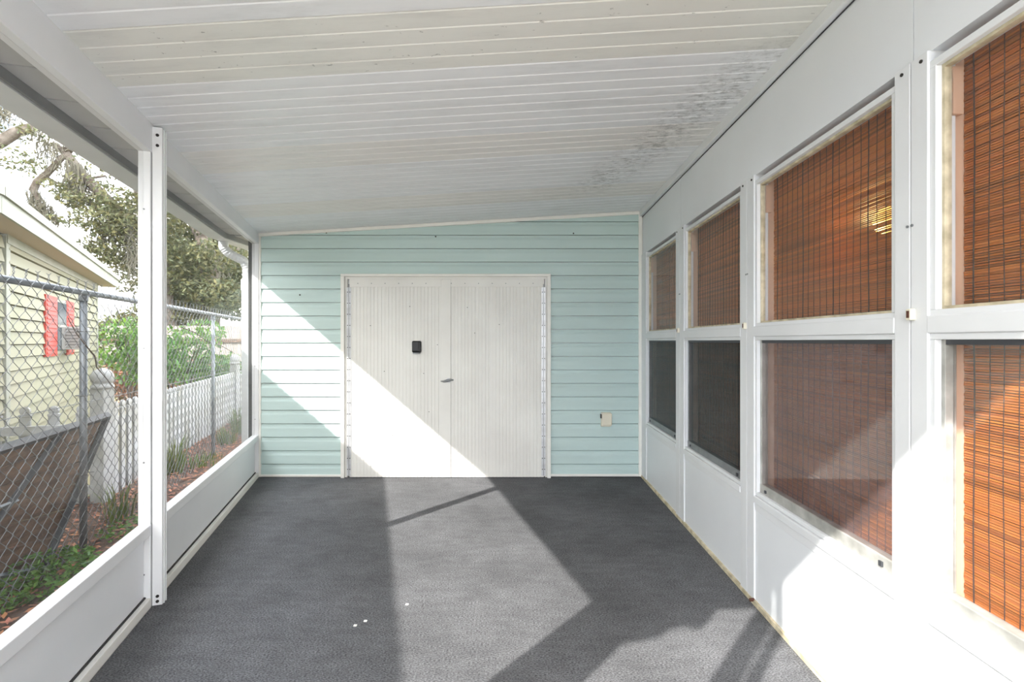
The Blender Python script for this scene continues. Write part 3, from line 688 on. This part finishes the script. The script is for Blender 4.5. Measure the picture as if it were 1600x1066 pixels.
for (x, y, rx, ry, n, d) in [(112, 300, 26, 12, 380, 12), (140, 318, 34, 12, 520, 12), (165, 345, 42, 20, 900, 12), (195, 320, 26, 26, 700, 12.3), (185, 385, 36, 36, 1300, 12.6), (148, 395, 22, 18, 420, 12.4), (205, 430, 26, 30, 800, 13),
                             (35, 250, 44, 16, 230, 11.6), (68, 214, 22, 10, 130, 11.7), (6, 205, 10, 8, 120, 11.4), (20, 262, 22, 9, 90, 11.6), (150, 290, 26, 10, 160, 12.2), (75, 268, 10, 6, 30, 11.9), (60, 338, 16, 8, 60, 11.9), (240, 340, 50, 40, 1700, 13), (275, 310, 60, 40, 1300, 13), (150, 262, 20, 10, 90, 12), (205, 355, 30, 30, 500, 12.4), (120, 350, 16, 8, 120, 12.2)]:
    cl.append((Q(x, y, d), (rx/750*d, .8, ry/750*d), n))
tree('oak_tree', 'sprawling live oak draped with grey hanging moss above the yellow house', [(base, .42), (base+Vector((-.1, 0, 1.6)), .34), (Q(240, 380, 13), .26), (Q(190, 335, 12.6), .17)],
     [[(Q(190, 335, 12.6), .17), (Q(165, 310, 12.3), .13), (Q(130, 275, 12.1), .12), (Q(104, 240, 12), .10), (Q(84, 226, 12), .07)],
      [(Q(110, 240, 12), .07), (Q(97, 246, 11.9), .07), (Q(72, 273, 11.8), .075), (Q(58, 284, 11.8), .08), (Q(52, 297, 11.8), .09), (Q(60, 311, 11.8), .06), (Q(63, 330, 11.8), .05)],
      [(Q(130, 190, 12), .10), (Q(60, 196, 11.8), .11), (Q(25, 207, 11.5), .12), (Q(0, 222, 11.3), .13), (Q(-60, 250, 11), .15)],
      [(Q(72, 276, 11.8), .03), (Q(88, 286, 12), .03), (Q(118, 290, 12), .025), (Q(150, 300, 12.2), .02)],
      [(Q(104, 240, 12), .09), (Q(130, 195, 12), .11), (Q(190, 150, 12.2), .16), (Q(240, 380, 13), .22)],
      [(Q(150, 295, 12.2), .05), (Q(145, 278, 12.2), .04), (Q(165, 275, 12.2), .03)], [(Q(120, 300, 12), .04), (Q(150, 325, 12.2), .05), (Q(185, 345, 12.6), .07)]],
     cl, 11, .060, moss=[(Q(112, 250, 12), Q(122, 262, 12), 150, 1.1), (Q(52, 295, 11.8), Q(66, 325, 11.8), 110, .6), (Q(66, 318, 11.8), Q(82, 338, 11.8), 70, .5), (Q(5, 165, 11.4), Q(10, 170, 11.4), 50, .5), (Q(70, 220, 11.8), Q(90, 225, 11.8), 40, .9), (Q(40, 205, 11.6), Q(130, 195, 12), 60, .6), (Q(150, 330, 12.2), Q(180, 345, 12.4), 80, .9), (Q(200, 340, 12.4), Q(212, 400, 12.6), 90, .9), (Q(95, 290, 12), Q(140, 300, 12), 60, .6), (Q(60, 335, 11.8), Q(60, 345, 11.8), 40, .35)])
cl2 = []
for (x, y, rx, ry, n, d) in [(285, 390, 45, 50, 3200, 15), (330, 420, 45, 50, 3000, 15.5), (275, 450, 40, 36, 2200, 15), (300, 470, 70, 26, 2400, 15.5), (365, 440, 30, 40, 1500, 16), (360, 400, 40, 40, 1600, 16), (245, 420, 40, 40, 1400, 15), (310, 350, 60, 30, 1500, 15), (285, 420, 40, 50, 1900, 13.4), (345, 400, 40, 26, 700, 13.4), (350, 460, 30, 26, 700, 13.6), (322, 455, 16, 20, 180, 13.4), (362, 478, 26, 24, 900, 14), (300, 485, 50, 16, 700, 14.4)]:
    cl2.append((Q(x, y, d), (rx/750*d, 1.0, ry/750*d), int(n*1.35)))
b2 = Vector((Q(322, 500, 14.4).x, 14.4, GZ))
tree('oak_tree', 'dense dark oak with a thick grey trunk behind the far chain link post', [(b2, .36), (Q(325, 470, 14.4), .32), (Q(326, 420, 14.4), .27), (Q(320, 380, 14.6), .22), (Q(300, 340, 15), .15)],
     [[(Q(322, 430, 14.4), .18), (Q(290, 405, 14.8), .13), (Q(262, 385, 15), .08)], [(Q(324, 415, 14.4), .16), (Q(352, 395, 15), .10), (Q(380, 385, 15.5), .06)]],
     cl2, 12, .068, moss=[(Q(270, 400, 14.6), Q(350, 400, 14.6), 260, 1.3)])
# bushes
def bush(label, c, rad, n, seed, mt, size, cat='bush', stems=7):
    rnd = random.Random(seed); t = root('leafy_bush', (c[0], c[1], GZ), label, cat)
    for k in range(stems):
        a = rnd.uniform(0, 6.28); e = Vector((c[0]+math.cos(a)*rad[0]*.6, c[1]+math.sin(a)*rad[1]*.6, c[2]+rad[2]*.4))
        MB().tube([(c[0], c[1], GZ), ((c[0]+e.x)/2, (c[1]+e.y)/2, GZ+(e.z-GZ)*.6), e], [.018, .012, .005], 5).build('stem', 'twig', t)
    mb = MB()
    for k in range(14):
        d = Vector((rnd.uniform(-1, 1)*rad[0], rnd.uniform(-1, 1)*rad[1], rnd.uniform(-1, 1)*rad[2]))*.62
        leaves(mb, Vector(c)+d, (rad[0]*.45, rad[1]*.45, rad[2]*.4), n//14, size, rnd, .6, 1.35, .2)
    mb.build('foliage', mt, t, kind='stuff')
bush('bright green leafy bush behind the white picket fence past the porch post', Q(275, 560, 9), (1.05, .8, .72), 3600, 5, 'leaf_bright', .06)
bush('bright green shrub beside the corner of the yellow house', Q(205, 535, 10), (.55, .5, .55), 1400, 6, 'leaf_bright', .055)
bush('dull olive brush growing behind the green shrub near the house corner', Q(190, 575, 11.2), (.95, .6, 1.0), 2600, 8, 'leaf_oak', .06)
bush('tangle of dry brown brush under the green bush by the grey board fence', Q(250, 600, 10.6), (1.6, .5, .55), 2200, 9, 'leaf_dry', .055)
bush('olive hedge mass in front of the grey board fence under the oaks', Q(230, 500, 13.2), (1.8, .6, .9), 3200, 10, 'leaf_oak', .07)
# far grey board fence, pale shed
gf = root('board_fence', (-8.2, 12.4, GZ), 'weathered grey board fence behind the white picket fence and bushes', 'fence')
for k in range(34):
    x = -10.6+k*.15; B(IDF, x, x+.143, 12.5-.01*(k % 2), 12.52-.01*(k % 2), GZ, 1.68+.012*math.sin(k*3.1)).build('board', 'grey_boards', gf)
for z in (.15, .62, 1.25): B(IDF, -10.6, -5.5, 12.44, 12.49, z, z+.09).build('rail', 'wood_brown', gf)
sh = root('garden_shed', (-13.5, 15, GZ), 'pale shed with a low white roof behind the oak by the yellow house', 'shed')
B(IDF, -14.6, -11.3, 15, 17, GZ, 1.75).build('wall', 'house_trim', sh)
q = MB(); q.prism([(-14.8, 14.8, 1.75), (-14.8, 17.2, 1.75), (-14.8, 16, 2.5)], [(-11.1, 14.8, 1.75), (-11.1, 17.2, 1.75), (-11.1, 16, 2.5)]); q.build('roof', 'vinyl_white', sh)
B(IDF, -12.2, -11.8, 14.97, 15.0, .9, 1.5).build('window', 'window_dark', sh)
# low plants in the bed
def cover(label, c, rad, n, seed, size):
    rnd = random.Random(seed); mb = MB()
    for k in range(n):
        a = rnd.uniform(0, 6.283); r = math.sqrt(rnd.random()); x = c[0]+math.cos(a)*r*rad[0]; y = c[1]+math.sin(a)*r*rad[1]; z = GZ+.01+rnd.random()*rad[2]*(1-.6*r*r)
        leaves(mb, (x, y, z), (.01, .01, .01), 2, size, rnd, .5, 1.3, .15, .6)
    o = mb.build('ground_cover', 'leaf_bright', origin=(c[0], c[1], GZ)); tag(o, label, 'plant'); return o
c0 = px(45, 915, 2.86); cover('patch of bright green low weeds at the foot of the chain link fence', (c0.x-.02, c0.y, 0), (.26, .42, .16), 750, 21, .022)
c0 = px(200, 835, 3.7); cover('small green weeds in the mulch beside the porch post', (c0.x, c0.y+.0, 0), (.14, .25, .10), 160, 22, .018)
def tuft(label, c, h, n, sp, seed):
    rnd = random.Random(seed); mb = MB()
    for k in range(n):
        a = rnd.uniform(0, 6.283); r = sp*math.sqrt(rnd.random()); p = Vector((c[0]+r*math.cos(a), c[1]+r*math.sin(a), GZ)); L_ = h*rnd.uniform(.5, 1.1); dx = Vector((math.cos(a), math.sin(a), 0))*L_*rnd.uniform(.1, .55)
        w = Vector((-math.sin(a), math.cos(a), 0))*.006; m_ = p+dx*.35+Vector((0, 0, L_*.7)); e = p+dx+Vector((0, 0, L_)); t = rnd.uniform(.6, 1.25); tn = (t*rnd.uniform(.9, 1.4), t, t*.9)
        mb.poly([p-w, p+w, m_+w*.8, m_-w*.8], tn); mb.poly([m_-w*.8, m_+w*.8, e], tn)
    o = mb.build('grass_tuft', 'grass', origin=(c[0], c[1], GZ)); tag(o, label, 'grass'); return o
def gpt(x, y): Z = 750*(EYE-GZ)/(y-533); return ((x-800)/750*Z, Z)
for (x, y, h, n, sp, lab) in [(272, 740, .42, 70, .10, 'tall grass tuft against the pickets near the porch post'), (352, 694, .26, 90, .14, 'grass tuft at the base of the thin far fence post'),
                              (372, 678, .45, 60, .10, 'tall grass clump in the bed beside the downspout'), (312, 726, .12, 110, .28, 'sparse low grass in the mulch between two taller tufts'), (186, 812, .30, 50, .12, 'grass growing through the pickets by the domed fence post')]:
    c = gpt(x, y); tuft(lab, c, h, n, sp, int(x))
# leaf litter
rnd = random.Random(77); mb = MB()
for k in range(5200):
    s = rnd.uniform(-4.5, 3.6); o = rnd.uniform(.10, 1.5); p = WL(s, o, GZ+.012+rnd.random()*.02); a = rnd.uniform(0, 6.283); L_ = rnd.uniform(.016, .034)
    u_ = Vector((math.cos(a), math.sin(a), rnd.uniform(-.35, .35)))*L_; v_ = Vector((-math.sin(a), math.cos(a), rnd.uniform(-.35, .35)))*L_*.45; t = rnd.uniform(.5, 1.7)
    mb.poly([p-u_, p-v_, p+u_, p+v_], (t, t*rnd.uniform(.82, 1.05), t*rnd.uniform(.8, 1.1)))
lt = mb.build('leaf_litter', 'leaf_dry'); tag(lt, 'brown fallen leaves scattered over the mulch bed', 'leaves', kind='stuff')
# bits on the carpet
for (x, y) in ((555, 978), (571, 971), (636, 945)):
    Z = 750*EYE/(y-533); X = (x-800)/750*Z; o = B(IDF, X-.007, X+.007, Z-.006, Z+.006, 0, .003).build('lint_speck', 'white_trim', origin=(X, Z, 0)); tag(o, 'tiny white lint speck lying on the grey carpet', 'lint', 'lint specks on the carpet')
for o in bpy.data.objects:
    if '_o' in o: del o['_o']
